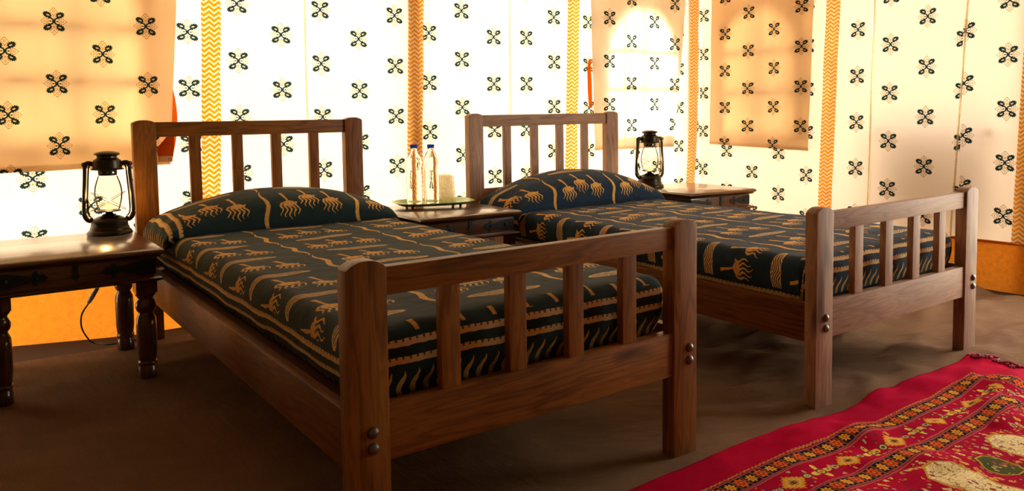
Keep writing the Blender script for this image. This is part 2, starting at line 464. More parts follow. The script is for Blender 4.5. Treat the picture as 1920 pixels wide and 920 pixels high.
def tumbler_mat():
    m, p, out = newmat('etched_amber_tumbler')
    ux, uy, uv = uvxy()
    n = noise_tex(comb(ux * 60.0, uy * 40.0), 1.0, 1.0)
    sw = ab(n - 0.5) < 0.035
    c = mix((0.92, 0.86, 0.62), (0.78, 0.60, 0.24), mx(sw * 1.0, clamp01(noise_tex(uv, 22.0, 2.0) * 2.0 - 0.9)))
    cloth_shader(m, out, c, 0.7)
    nt = m.node_tree; old = out.inputs[0].links[0].from_socket
    tr_ = nt.nodes.new('ShaderNodeBsdfTransparent'); mm = nt.nodes.new('ShaderNodeMixShader'); mm.inputs[0].default_value = 0.5
    nt.links.new(old, mm.inputs[1]); nt.links.new(tr_.outputs[0], mm.inputs[2]); nt.links.new(mm.outputs[0], out.inputs[0])
    return m
MATS['tumbler'] = tumbler_mat()
def bulb_mat():
    m, p, out = newmat('glowing_bulb')
    setp(p, Base_Color=(0.9, 0.6, 0.2), Emission_Color=(1.0, 0.62, 0.16), Emission_Strength=3.0, Roughness=0.3)
    return m
MATS['bulb'] = bulb_mat()

# ------------------------------------------------------------------ mesh helpers
def link(o, parent=None):
    COL.objects.link(o)
    if parent is not None: o.parent = parent
    return o
def tag(o, label=None, cat=None, group=None, kind=None):
    if label: o['label'] = label
    if cat: o['category'] = cat
    if group: o['group'] = group
    if kind: o['kind'] = kind
    return o
def empty(name, loc=(0, 0, 0), rot=(0, 0, 0)):
    o = bpy.data.objects.new(name, None); o.empty_display_size = 0.05; o.location = loc; o.rotation_euler = rot; COL.objects.link(o); return o
def mesh(name, verts, faces, mat, parent=None, smooth=True, uv=None, grain=None):
    me = bpy.data.meshes.new(name); me.from_pydata([tuple(v) for v in verts], [], faces); me.update()
    if uv is not None:
        l = me.uv_layers.new(name='UVMap')
        for i, lp in enumerate(me.loops): l.data[i].uv = uv[lp.vertex_index]
    if grain is not None:
        a = me.attributes.new('grain', 'FLOAT_VECTOR', 'POINT')
        for i, g in enumerate(grain): a.data[i].vector = g
    if smooth: me.polygons.foreach_set('use_smooth', [True] * len(me.polygons))
    me.materials.append(MATS[mat])
    return link(bpy.data.objects.new(name, me), parent)
def fin(name, bm, mat, parent=None, axis=0, smooth=False, autos=None):
    """bmesh -> object with a grain attribute running along axis"""
    me = bpy.data.meshes.new(name); bmesh.ops.recalc_face_normals(bm, faces=bm.faces); bm.to_mesh(me); bm.free()
    r = [random.uniform(-5, 5) for _ in range(3)]
    a = me.attributes.new('grain', 'FLOAT_VECTOR', 'POINT')
    o1, o2 = [(1, 2), (0, 2), (0, 1)][axis]
    for i, v in enumerate(me.vertices): a.data[i].vector = (v.co[axis] + r[0], v.co[o1] + r[1], v.co[o2] + r[2])
    if smooth: me.polygons.foreach_set('use_smooth', [True] * len(me.polygons))
    if autos is not None:
        me.polygons.foreach_set('use_smooth', [True] * len(me.polygons)); me.set_sharp_from_angle(angle=math.radians(autos))
    me.materials.append(MATS[mat])
    return link(bpy.data.objects.new(name, me), parent)
def box(bm, x0, x1, y0, y1, z0, z1):
    vs = [bm.verts.new(p) for p in ((x0, y0, z0), (x1, y0, z0), (x1, y1, z0), (x0, y1, z0), (x0, y0, z1), (x1, y0, z1), (x1, y1, z1), (x0, y1, z1))]
    for f in ((0, 3, 2, 1), (4, 5, 6, 7), (0, 1, 5, 4), (1, 2, 6, 5), (2, 3, 7, 6), (3, 0, 4, 7)): bm.faces.new([vs[i] for i in f])
def bev(bm, w, seg=2):
    bmesh.ops.bevel(bm, geom=list(bm.edges), offset=w, segments=seg, profile=0.7, affect='EDGES')
def bar(name, x0, x1, y0, y1, z0, z1, mat, parent, axis=0, b=0.003):
    bm = bmesh.new(); box(bm, x0, x1, y0, y1, z0, z1)
    if b: bev(bm, b)
    return fin(name, bm, mat, parent, axis, autos=40)
def lathe(bm, prof, seg=24, c=(0, 0, 0), cap=True):
    rings = []
    for r, z in prof:
        rings.append([bm.verts.new((c[0] + r * math.cos(2*PI*i/seg), c[1] + r * math.sin(2*PI*i/seg), c[2] + z)) for i in range(seg)])
    for a, b in zip(rings, rings[1:]):
        for i in range(seg): bm.faces.new((a[i], a[(i+1) % seg], b[(i+1) % seg], b[i]))
    if cap:
        if prof[0][0] > 1e-5: bm.faces.new(list(reversed(rings[0])))
        if prof[-1][0] > 1e-5: bm.faces.new(rings[-1])
def tube(bm, pts, r, seg=8, squash=None):
    pts = [Vector(p) for p in pts]; rings = []
    up = Vector((0, 0, 1))
    for i, p in enumerate(pts):
        t = (pts[min(i+1, len(pts)-1)] - pts[max(i-1, 0)]).normalized()
        n = t.cross(up)
        if n.length < 0.1: n = t.cross(Vector((0, 1, 0)))
        n.normalize(); b = t.cross(n).normalized()
        rr = r[i] if isinstance(r, (list, tuple)) else r
        q = squash or 1.0
        rings.append([bm.verts.new(p + n * rr * math.cos(2*PI*k/seg) + b * rr * q * math.sin(2*PI*k/seg)) for k in range(seg)])
    for a, b in zip(rings, rings[1:]):
        for i in range(seg): bm.faces.new((a[i], a[(i+1) % seg], b[(i+1) % seg], b[i]))
    bm.faces.new(list(reversed(rings[0]))); bm.faces.new(rings[-1])
def spline(pts, n=8):
    pts = [Vector(p) for p in pts]; out = []
    P = [pts[0] * 2 - pts[1]] + pts + [pts[-1] * 2 - pts[-2]]
    for i in range(1, len(P) - 2):
        for k in range(n):
            t = k / n; a, b, c, d = P[i-1], P[i], P[i+1], P[i+2]
            out.append(0.5 * ((2*b) + (c - a)*t + (2*a - 5*b + 4*c - d)*t*t + (3*b - a - 3*c + d)*t**3))
    out.append(pts[-1]); return out
def extrude_poly(bm, pts, d):
    """pts: 3D polygon, d: extrusion vector"""
    a = [bm.verts.new(p) for p in pts]; b = [bm.verts.new(Vector(p) + d) for p in pts]
    bm.faces.new(a); bm.faces.new(list(reversed(b)))
    n = len(pts)
    for i in range(n): bm.faces.new((a[i], b[i], b[(i+1) % n], a[(i+1) % n]))
def sheet(name, nx, ny, fn, mat, parent=None, keep=None):
    """fn(i/nx, j/ny) -> (pos, uv)"""
    vs, uvs, fs = [], [], []
    for j in range(ny + 1):
        for i in range(nx + 1):
            p, u = fn(i / nx, j / ny); vs.append(p); uvs.append(u)
    for j in range(ny):
        for i in range(nx):
            if keep is None or keep((i + .5) / nx, (j + .5) / ny):
                a = j * (nx + 1) + i; fs.append((a, a + 1, a + nx + 2, a + nx + 1))
    used = sorted({q for f in fs for q in f}); mp = {q: k for k, q in enumerate(used)}
    return mesh(name, [vs[q] for q in used], [tuple(mp[q] for q in f) for f in fs], mat, parent, True, [uvs[q] for q in used])
def nz(x, y, z=0.0): return mnoise.noise(Vector((x, y, z)))

# ------------------------------------------------------------------ ground heights
B1O = Vector((-0.3201, 1.4934, 0)); B1T = 0.6228
B2O = Vector((0.9351, 2.3899, -0.0152)); B2T = 0.6123
def floor_h(x, y):
    u = (x - B2O.x) * math.cos(B2T) + (y - B2O.y) * math.sin(B2T); v = -(x - B2O.x) * math.sin(B2T) + (y - B2O.y) * math.cos(B2T)
    t = max(0.0, min(1.0, (u + 0.45) / 0.5)); t = t * t * (3 - 2 * t)
    h = t * (-0.0152 + 0.0069 * max(-0.2, min(1.4, u)))
    return h
def carpet_h(x, y):
    h = floor_h(x, y)
    u = (x - B2O.x) * math.cos(B2T) + (y - B2O.y) * math.sin(B2T); v = -(x - B2O.x) * math.sin(B2T) + (y - B2O.y) * math.cos(B2T)
    m = max(0.0, min(1.0, (u + 0.55) / 0.4)) * max(0.0, min(1.0, (1.3 - v) / 0.5)) * max(0.0, min(1.0, (v + 0.75) / 0.3))
    w_ = nz(u * 2.2 + 3, v * 7.0 + 0.8 * math.sin(u * 3), 1.0) + 0.5 * nz(u * 5, v * 14, 4.0)
    h += m * max(-0.007, 0.042 * w_ + 0.010 * nz(u * 9 + 2, v * 22, 9.0))
    h += 0.003 * nz(x * 2.5, y * 2.5, 7.0)
    # bulge around the foot of the left table
    a, b = (x + 1.22) * math.cos(.62) + (y - 2.88) * math.sin(.62), -(x + 1.22) * math.sin(.62) + (y - 2.88) * math.cos(.62)
    h += 0.014 * math.exp(-(b / 0.07) ** 2) * math.exp(-(a / 0.35) ** 2)
    return h

# ------------------------------------------------------------------ room shell
RL = 5.6; SA = -0.95  # unseen left wall pulled in to trim light on the bed sides
def wallL(s, z, off=0.0):
    if s < 0: off -= 0.32 * min(-s, 0.8) * max(0.0, 1 - max(z, 0) / 0.6)       # the canvas is pegged out towards the left corner
    q = P0 + WD * s - WN * off; return Vector((q.x, q.y, z))
def wallR(s, z, off=0.0): q = COR + RD * s - RN * off; return Vector((q.x, q.y, z))
HT = 2.25; ZB = 0.235
cA = COR; cB = P0 + WD * SA; cD = COR + RD * RL; cE = cB + RD * RL
def quad(name, corners, mat, thick=None, sx=8, sy=8):
    a, b, c, d = corners
    return sheet(name, sx, sy, lambda i, j: ((a.lerp(b, i)).lerp(d.lerp(c, i), j), (i * (b - a).length, j * (d - a).length)), mat)
def up(p, z): return Vector((p.x, p.y, z))
fl = sheet('floor', 60, 60, lambda i, j: ((lambda q: Vector((q.x, q.y, floor_h(q.x, q.y) - 0.014)))((cB - RD * 0.35 - WD * 0.4).lerp(cA - RD * 0.35 + WD * 0.4, i) + RD * (RL + 0.6) * j), (i * 6.4, j * 6.2)), 'ground')
tag(fl, 'dark groundsheet under the carpet, showing along the tent walls', kind='structure')
g0 = Vector((0, 2.5, -0.075))
o = sheet('ground_outside', 40, 40, lambda i, j: (g0 + Vector(((i - .5) * 60, (j - .5) * 60, 0.012 * nz(i * 90, j * 90))), (i * 60, j * 60)), 'sand'); tag(o, 'pale sandy ground outside the tent', kind='structure')
o = quad('ceiling', (up(cB, HT), up(cA, HT), up(cD, HT), up(cE, HT)), 'canvas_dim'); tag(o, 'printed canvas tent roof above the beds', kind='structure')
o = quad('wall_left', (up(cB, -.05), up(cE, -.05), up(cE, HT), up(cB, HT)), 'canvas_dim'); tag(o, 'unseen printed canvas wall beyond the left table, darkened to dim the room', kind='structure')
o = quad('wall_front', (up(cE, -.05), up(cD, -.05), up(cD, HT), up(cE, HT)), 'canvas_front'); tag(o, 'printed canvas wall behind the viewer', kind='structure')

wb = empty('wall_back', P0 + WD * 0.9); tag(wb, 'sunlit white canvas tent wall with block-printed flowers behind both headboards', kind='structure')
wr = empty('wall_right', COR + RD * 1.0); tag(wr, 'cream canvas tent wall with block-printed flowers on the right', kind='structure')
def local(par, o):
    o.parent = par; o.matrix_parent_inverse = Matrix.Translation(-par.location); return o

def arch_in(s, z, a):
    s0, s1, z0, zt = a
    if s < s0 or s > s1 or z < z0: return False
    r = (s1 - s0) / 2; zs = zt - r
    if z <= zs: return True
    return (s - (s0 + s1) / 2) ** 2 + (z - zs) ** 2 < r * r
def panel(par, wfn, s0, s1, sc, z0, pitch, per, seed, arch=None, name='canvas_panel', mat='canvas'):
    n = max(6, int((s1 - s0) / 0.0125)); m_ = int((HT - ZB) / 0.0125) if arch else 60
    if not arch: n = max(6, int((s1 - s0) / 0.04))
    def fn(i, j):
        s = s0 + (s1 - s0) * i; z = ZB - 0.01 + (HT - ZB + 0.01) * j
        off = 0.010 * math.sin(PI * i) * (1 + 0.6 * nz(seed, z * 1.3)) + 0.004 * nz(s * 2.0, z * 2.5, seed)
        return wfn(s, z, -off), ((s - sc) * 0.2025 / pitch, (z - z0) * 0.262 / per)
    kp = None if arch is None else (lambda i, j: not arch_in(s0 + (s1 - s0) * i, ZB - 0.01 + (HT - ZB + 0.01) * j, arch))
    return local(par, sheet(name, n, m_, fn, mat, None, kp))
W1 = (-0.80, 0.10, 0.80, 1.75); W2 = (2.765, 3.434, 0.775, 1.615); W3 = (0.215, 0.775, 0.76, 1.605)
panel(wb, wallL, SA, 0.37, 0.28, 1.0416, 0.2025, 0.245, 1.0, W1)
panel(wb, wallL, 0.37, 0.82, 0.50, 1.168, 0.2025, 0.2575, 2.0)
panel(wb, wallL, 0.82, 1.42, 0.90, 1.168, 0.2035, 0.2590, 3.0)
panel(wb, wallL, 1.42, 2.045, 1.51, 1.086, 0.213, 0.263, 4.0)
panel(wb, wallL, 2.045, 2.52, 2.17, 1.0905, 0.212, 0.266, 5.0)
panel(wb, wallL, 2.52, SL, 3.50, 0.949, 0.21, 0.264, 6.0, W2)
panel(wr, wallR, 0.0, 0.99, 0.03, 1.05, 0.2, 0.266, 7.0, W3)
panel(wr, wallR, 0.99, 1.245, 1.15, 1.1176, 0.2, 0.270, 8.0)
panel(wr, wallR, 1.245, 1.735, 1.345, 1.0145, 0.2, 0.273, 9.0)
panel(wr, wallR, 1.735, 2.04, 1.745, 1.0535, 0.203, 0.274, 10.0)
panel(wr, wallR, 2.04, 2.25, 2.14, 1.06, 0.2, 0.27, 11.0)
panel(wr, wallR, 3.55, RL, 3.6, 1.06, 0.2, 0.27, 12.0, mat='canvas_dim')  # unseen panel past the doorway, darkened to keep light off the near bed
o = quad('canvas_panel', (wallR(2.25, 2.1), wallR(3.55, 2.1), wallR(3.55, HT), wallR(2.25, HT)), 'canvas'); local(wr, o)
# orange lower band
def band(par, wfn, s0, s1, seed):
    def fn(i, j):
        s = s0 + (s1 - s0) * i; z = -0.05 + (ZB + 0.055) * j
        off = 0.012 * math.sin(j * PI) * (0.6 + nz(s * 1.5, seed)) + (1 - j) * 0.012 * nz(s * 2.0, 3.0 + seed)
        return wfn(s, z, off), (s, z)
    return local(par, sheet('lower_band', max(8, int((s1 - s0) / 0.05)), 8, fn, 'orange'))
band(wb, wallL, SA, SL, 1.0); band(wr, wallR, 0.0, 2.25, 5.0); band(wr, wallR, 3.55, RL, 8.0)
def piping(par, wfn, s0, s1):
    bm = bmesh.new(); tube(bm, [wfn(s0 + (s1 - s0) * k / 40, ZB - 0.002 + 0.003 * nz(k * .3, 2.), 0.006) for k in range(41)], 0.0045, 6)
    o = fin('piping', bm, 'orange_trim', None, 0, True)
    l = o.data.uv_layers.new(name='UVMap'); local(par, o)
piping(wb, wallL, SA, SL); piping(wr, wallR, 0.0, 2.25)
# seams
def seam(par, wfn, s0, s1, wdt=0.010):
    def fn(i, j):
        z = ZB + (HT - ZB) * j; s = s1 + (s0 - s1) * (z - 0.3) / 1.1
        return wfn(s + (i - .5) * wdt, z, 0.002 + 0.003 * math.sin(PI * i)), (i * wdt, z)
    return local(par, sheet('seam_tape', 4, 30, fn, 'seam'))
seam(wb, wallL, 0.82, 0.82); seam(wb, wallL, 2.045, 2.043)
seam(wr, wallR, 1.252, 1.232, 0.011); seam(wr, wallR, 1.750, 1.700, 0.011)
# chevron strips: (wall, s at z=1.5, s at z=.4, width)
def strip(par, wfn, st, sb, wdt, seed, z0=ZB, bow=0.0, off=0.006):
    def fn(i, j):
        z = z0 + (HT - z0) * j
        s = sb + (st - sb) * (z - 0.4) / 1.1 + 0.004 * nz(z * 3.0, seed) + bow * math.sin((z - 0.3) * 3.2)
        wq = wdt * (1 + 0.05 * nz(z * 4.0, seed + 5))
        return wfn(s + (i - .5) * wq, z, off + 0.008 * math.sin(PI * i) + 0.003 * nz(z * 3, seed + 9)), (i * 0.089 + 0.011, z)
    return local(par, sheet('chevron_strip', 8, 90, fn, 'chevron'))
strip(wb, wallL, 0.386, 0.350, 0.084, 1.0)
strip(wb, wallL, 1.430, 1.402, 0.093, 2.0)
strip(wb, wallL, 2.527, 2.500, 0.096, 3.0)
strip(wb, wallL, 3.625, 3.575, 0.088, 4.0, bow=0.012, off=0.03)
strip(wr, wallR, 0.998, 0.968, 0.090, 5.0)
strip(wr, wallR, 2.075, 2.042, 0.090, 6.0)
# bamboo poles outside, behind three of the strips
def pole(wfn, s, label):
    bm = bmesh.new(); prof = []
    for k in range(13):
        z = -0.03 + k * 0.19
        prof += [(0.034, z), (0.0365, z + 0.012), (0.034, z + 0.024)]
    lathe(bm, prof, 14); o = fin('tent_pole', bm, 'pole', None, 2, True); o.location = wfn(s, 0, -0.040)
    return tag(o, label, 'tent pole')
pole(wallL, 1.415, 'bamboo tent pole outside the canvas, shading the brown chevron strip behind the bottles')
pole(wallL, 3.62, 'bamboo tent pole outside at the corner of the tent')
pole(wallR, 2.06, 'bamboo tent pole outside, shading the chevron strip at the right edge')

# windows: arched rim and cross bars in the openings
def window(name, wfn, a, vbars, hbars, label, flap='flap'):
    s0, s1, z0, zt = a; r = (s1 - s0) / 2; zs = zt - r; cs = (s0 + s1) / 2
    root = empty(name, wfn(cs, z0)); tag(root, label, kind='structure')
    pts = [wfn(s0, z0), wfn(s0, zs)] + [wfn(cs - r * math.cos(PI * k / 18), zs + r * math.sin(PI * k / 18)) for k in range(1, 18)] + [wfn(s1, zs), wfn(s1, z0), wfn(s0, z0)]
    bm = bmesh.new(); tube(bm, pts, 0.014, 6); f = fin('window_frame', bm, 'hem_tan', None, 2, True); f.data.uv_layers.new(name='UVMap'); local(root, f)
    def bb(p, q):
        bm = bmesh.new(); tube(bm, [p, p.lerp(q, .5), q], 0.013, 6); f = fin('window_bar', bm, 'pole', None, 2, True); local(root, f)
    for s in vbars:
        h = zs + math.sqrt(max(0, r * r - (s - cs) ** 2)); bb(wfn(s, z0, -0.012), wfn(s, h, -0.012))
    for z in hbars:
        q = r if z < zs else math.sqrt(max(0, r * r - (z - zs) ** 2)); bb(wfn(cs - q, z, 0.012), wfn(cs + q, z, 0.012))
    def fl_(i, j):
        s = s0 - 0.03 + (s1 - s0 + 0.06) * i; z = z0 - 0.03 + (zt - z0 + 0.06) * j
        return wfn(s, z, -0.05 - 0.004 * nz(s * 5, z * 5)), (s, z)
    if flap is None: return
    f = sheet('window_netting' if flap == 'netting' else 'window_flap', 24, 24, fl_, flap); local(root, f)
window('window_1', wallL, W1, (-0.16, -0.45), (1.06, 1.28), 'arched tent window glowing through the large tan curtain on the left')
window('window_2', wallL, W2, (2.92, 3.10), (1.09, 1.33), 'arched tent window with bars glowing through the pale curtain at the corner', None)
window('window_3', wallR, W3, (0.49,), (1.04, 1.30), 'arched tent window glowing through the tan curtain on the right wall')

# ------------------------------------------------------------------ curtains
def curtain(wfn, tl, tr, bl, br, zbl, zbr, mat, sc, z0, pitch, per, seed, off, label, ztop=1.95, folds=5, lining=None):
    root = empty('window_curtain', wfn((bl + br) / 2, min(zbl, zbr), off)); tag(root, label, 'curtain', 'curtains over the arched windows')
    def pos(i, j, extra=0.0):
        zb = zbl + (zbr - zbl) * i; z = zb + (ztop - zb) * j
        t = (z - 0.7) / 0.9
        s = (bl + (tl - bl) * t) * (1 - i) + (br + (tr - br) * t) * i
        amp = 0.003 + 0.005 * (1 - j)
        o_ = off + amp * math.sin(i * folds * 2 * PI * 0.5 + seed + 0.8 * nz(z * 2, seed)) + 0.005 * nz(s * 7, z * 3, seed) + 0.004 * nz(s * 16, z * 9, seed + 2) + 0.003 * nz(s * 30, z * 5, seed + 6)
        return s, z, o_ + extra
    def fn(i, j):
        s, z, o_ = pos(i, j); return wfn(s, z, o_), ((s - sc) * 0.2025 / pitch, (z - z0) * 0.262 / per)
    local(root, sheet('curtain_cloth', 60, 70, fn, mat))
    def hem(i, j):
        s, z, o_ = pos(i, 0); return wfn(s, z + 0.022 * j, o_ - 0.004 - 0.002 * math.sin(PI * j)), (s, z + j * .02)
    local(root, sheet('hem', 60, 3, hem, 'hem_tan'))
    if lining:
        side, za, zb2, wdt = lining
        def ln(i, j):
            z = za + (zb2 - za) * j
            jj = (z - zbl) / (ztop - zbl)
            s, zz, o_ = pos(0.0 if side < 0 else 1.0, jj)
            ww = wdt * math.sin(PI * min(1, max(0, j * 0.9 + 0.1))) ** 0.7
            return wfn(s + side * ww * i, z, o_ - 0.012 - 0.02 * i), (i * .05, z)
        local(root, sheet('orange_lining', 4, 16, ln, 'orange_trim'))
    return root
c1 = curtain(wallL, -0.86, 0.240, -0.86, 0.180, 0.700, 0.712, 'curtain_tan', -0.235, 1.0505, 0.168, 0.245, 1.3, 0.045,
        'large tan printed curtain hanging behind the left table and near headboard', folds=11, lining=(1, 0.74, 1.05, 0.03))
c2 = curtain(wallL, 2.640, 3.495, 2.668, 3.389, 0.684, 0.686, 'curtain_pale', 2.79, 1.2387, 0.203, 0.268, 4.1, 0.045,
        'pale printed curtain behind the far lantern with a bright arched window', folds=5, lining=(-1, 0.95, 1.25, 0.018))
c3 = curtain(wallR, 0.135, 0.895, 0.128, 0.870, 0.697, 0.672, 'curtain_tan', 0.245, 1.191, 0.19, 0.245, 2.2, 0.045,
        'tan printed curtain on the right wall left of the far footboard', folds=5)
# turned-back corner with grommet at the near curtain's lower corner
bm = bmesh.new(); extrude_poly(bm, [wallL(0.122, 0.726, 0.075), wallL(0.180, 0.724, 0.075), wallL(0.183, 0.748, 0.075), wallL(0.122, 0.752, 0.075)], WN * 0.004)
o = fin('corner_tab', bm, 'hem_tan', None, 0); o.data.uv_layers.new(name='UVMap'); local(c1, o)
bm = bmesh.new(); extrude_poly(bm, [wallL(0.122, 0.752, 0.07), wallL(0.186, 0.748, 0.07), wallL(0.192, 0.84, 0.07), wallL(0.160, 0.83, 0.07), wallL(0.122, 0.785, 0.07)], WN * 0.003)
o = fin('orange_lining', bm, 'orange_trim', None, 0); o.data.uv_layers.new(name='UVMap'); local(c1, o)
bm = bmesh.new()
gc = wallL(0.170, 0.734, 0.078)
tube(bm, [gc + WD * 0.006 * math.cos(2*PI*k/12) + Vector((0, 0, 0.006 * math.sin(2*PI*k/12))) for k in range(13)], 0.0022, 6)
local(c1, fin('grommet', bm, 'steel', None, 0, True))

# ------------------------------------------------------------------ bench outside the right wall (seen as a shadow)
be = empty('garden_bench', wallR(1.58, 0, -0.20)); tag(be, 'bench back outside, a brown shadow with two knobs on the right canvas', 'bench')
def wbox(nm, s0, s1, z0, z1, o0, o1, par, mat):
    bm = bmesh.new(); extrude_poly(bm, [wallR(s0, z0, o0), wallR(s1, z0, o0), wallR(s1, z1, o0), wallR(s0, z1, o0)], RN * (o0 - o1)); local(par, fin(nm, bm, mat, None, 0))
wbox('back_panel', 1.27, 1.88, 0.25, 0.82, -0.19, -0.21, be, 'benchdark')
for s in (1.283, 1.869):
    wbox('bench_post', s - 0.02, s + 0.02, -0.03, 0.80, -0.20, -0.23, be, 'benchdark')
    bm = bmesh.new(); tube(bm, [wallR(s, 0.803, -0.05), wallR(s, 0.80, -0.13), wallR(s, 0.78, -0.21)], 0.012, 8); local(be, fin('arm', bm, 'benchdark', None, 0, True))
    bm = bmesh.new(); bmesh.ops.create_icosphere(bm, subdivisions=2, radius=0.022); bmesh.ops.translate(bm, verts=bm.verts, vec=wallR(s, 0.803, -0.045)); local(be, fin('knob', bm, 'benchdark', None, 0, True))
wbox('bench_seat', 1.27, 1.88, 0.40, 0.43, -0.22, -0.60, be, 'benchdark')

# ------------------------------------------------------------------ carpet
def carpet_fn(i, j):
    q = cB.lerp(cA, 0.02 + 0.955 * i) + RD * (0.19 + 0.03 * nz(i * 9, 2.0) + (RL - 0.4) * j)
    return Vector((q.x, q.y, carpet_h(q.x, q.y))), (i * 5.5, j * 5.3)
cp = sheet('carpet', 240, 240, carpet_fn, 'carpet')
tag(cp, 'brown ribbed jute carpet, rumpled, covering the tent floor', 'carpet')

# ------------------------------------------------------------------ beds
def post(name, x0, x1, y0, y1, z0, z1, arch, mat, parent):
    bm = bmesh.new(); n = 10; xc = (x0 + x1) / 2; hw = (x1 - x0) / 2
    pts = [(x0, y0, z0), (x1, y0, z0)]
    for k in range(n + 1):
        t = 1 - 2 * k / n
        pts.append((xc + hw * t, y0, z1 + arch * (1 - abs(t) ** 2.4)))
    extrude_poly(bm, pts, Vector((0, y1 - y0, 0)))
    bmesh.ops.recalc_face_normals(bm, faces=bm.faces)
    sharp = [e for e in bm.edges if e.is_manifold and e.calc_face_angle(0) > 0.6]
    bmesh.ops.bevel(bm, geom=sharp, offset=0.0035, segments=2, profile=0.7, affect='EDGES')
    return fin(name, bm, mat, parent, 2, autos=35)
def bolt(x, z, parent, y=0.0):
    bm = bmesh.new(); lathe(bm, [(0.0125, 0), (0.0125, 0.002), (0.0105, 0.0055), (0.006, 0.008), (0.0015, 0.0092)], 16)
    bmesh.ops.rotate(bm, verts=bm.verts, cent=(0, 0, 0), matrix=Matrix.Rotation(PI / 2, 3, 'X'))
    bmesh.ops.translate(bm, verts=bm.verts, vec=(x, y, z))
    o = fin('bolt', bm, 'bolt', parent, 0, autos=30); o['label'] = 'domed steel bolt head'; return o
PA = 0.088; PB = 0.042
def make_bed(loc, rot, tilt, W, L, Hf, Hh, zhl, mat, label):
    root = empty('wooden_bed', loc, (0, -tilt, rot)); tag(root, label, 'bed', 'twin slatted wooden beds')
    pl = post('foot_post', 0, PA, 0, PB, -0.012, Hf - 0.002, 0.016, mat, root)
    pr = post('foot_post', W - PA, W, 0, PB, -0.012, Hf - 0.002, 0.016, mat, root)
    for p, x in ((pl, PA * 0.56), (pr, W - PA * 0.33)):
        for z in (0.284, 0.251): bolt(x, z, p)
    post('head_post', 0, PA, L - PB, L, -0.012, Hh - 0.004, 0.012, mat, root)
    post('head_post', W - PA, W, L - PB, L, -0.012, Hh - 0.004, 0.012, mat, root)
    e = 0.004
    bar('foot_top_rail', PA - e, W - PA + e, 0.008, 0.036, Hf - 0.062, Hf - 0.004, mat, root)
    bar('foot_bottom_rail', PA - e, W - PA + e, 0.006, 0.036, 0.216, 0.332, mat, root)
    ks = [0.2405, 0.417, 0.588, 0.763]
    for k in ks:
        c_ = k * W; bar('foot_slat', c_ - 0.0235, c_ + 0.0235, 0.011, 0.033, 0.330, Hf - 0.060, mat, root, 2, 0.002)
    y0, y1 = L - PB + 0.008, L - 0.008
    bar('head_top_rail', PA - e, W - PA + e, y0, y1, Hh - 0.062, Hh - 0.001, mat, root)
    bar('head_lower_rail', PA - e, W - PA + e, y0, y1, zhl - 0.065, zhl, mat, root)
    bar('head_bottom_rail', PA - e, W - PA + e, y0, y1, 0.216, 0.32, mat, root)
    for k in ks:
        c_ = k * W; bar('head_slat', c_ - 0.0225, c_ + 0.0225, y0 + 0.003, y1 - 0.003, zhl - 0.002, Hh - 0.060, mat, root, 2, 0.002)
    for x0 in (0.004, W - 0.032): bar('side_rail', x0, x0 + 0.028, PB - e, L - PB + e, 0.207, 0.328, 'railwood_shaded', root, 1)
    for x0 in (0.031, W - 0.091): bar('support_ledge', x0, x0 + 0.06, PB, L - PB, 0.291, 0.301, 'ledgewood', root, 1, 0.001)
    bar('support_ledge', 0.09, W - 0.09, 0.037, 0.10, 0.291, 0.301, 'ledgewood', root, 0, 0.001)
    for k in range(12):
        y = PB + 0.02 + k * (L - 0.12 - 2 * PB) / 11
        bar('base_board', 0.030, W - 0.030, y, y + 0.13, 0.268, 0.2905, 'ledgewood', root, 0, 0.0)
    return root
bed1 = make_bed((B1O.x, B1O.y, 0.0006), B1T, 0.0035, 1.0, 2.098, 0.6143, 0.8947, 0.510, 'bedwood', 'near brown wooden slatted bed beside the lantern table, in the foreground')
bed2 = make_bed((B2O.x, B2O.y, B2O.z), B2T, 0.0069, 1.03, 2.04, 0.6166, 0.9264, 0.543, 'bedwood_pale', 'far wooden slatted bed by the right wall, its paler footboard above the red rug')

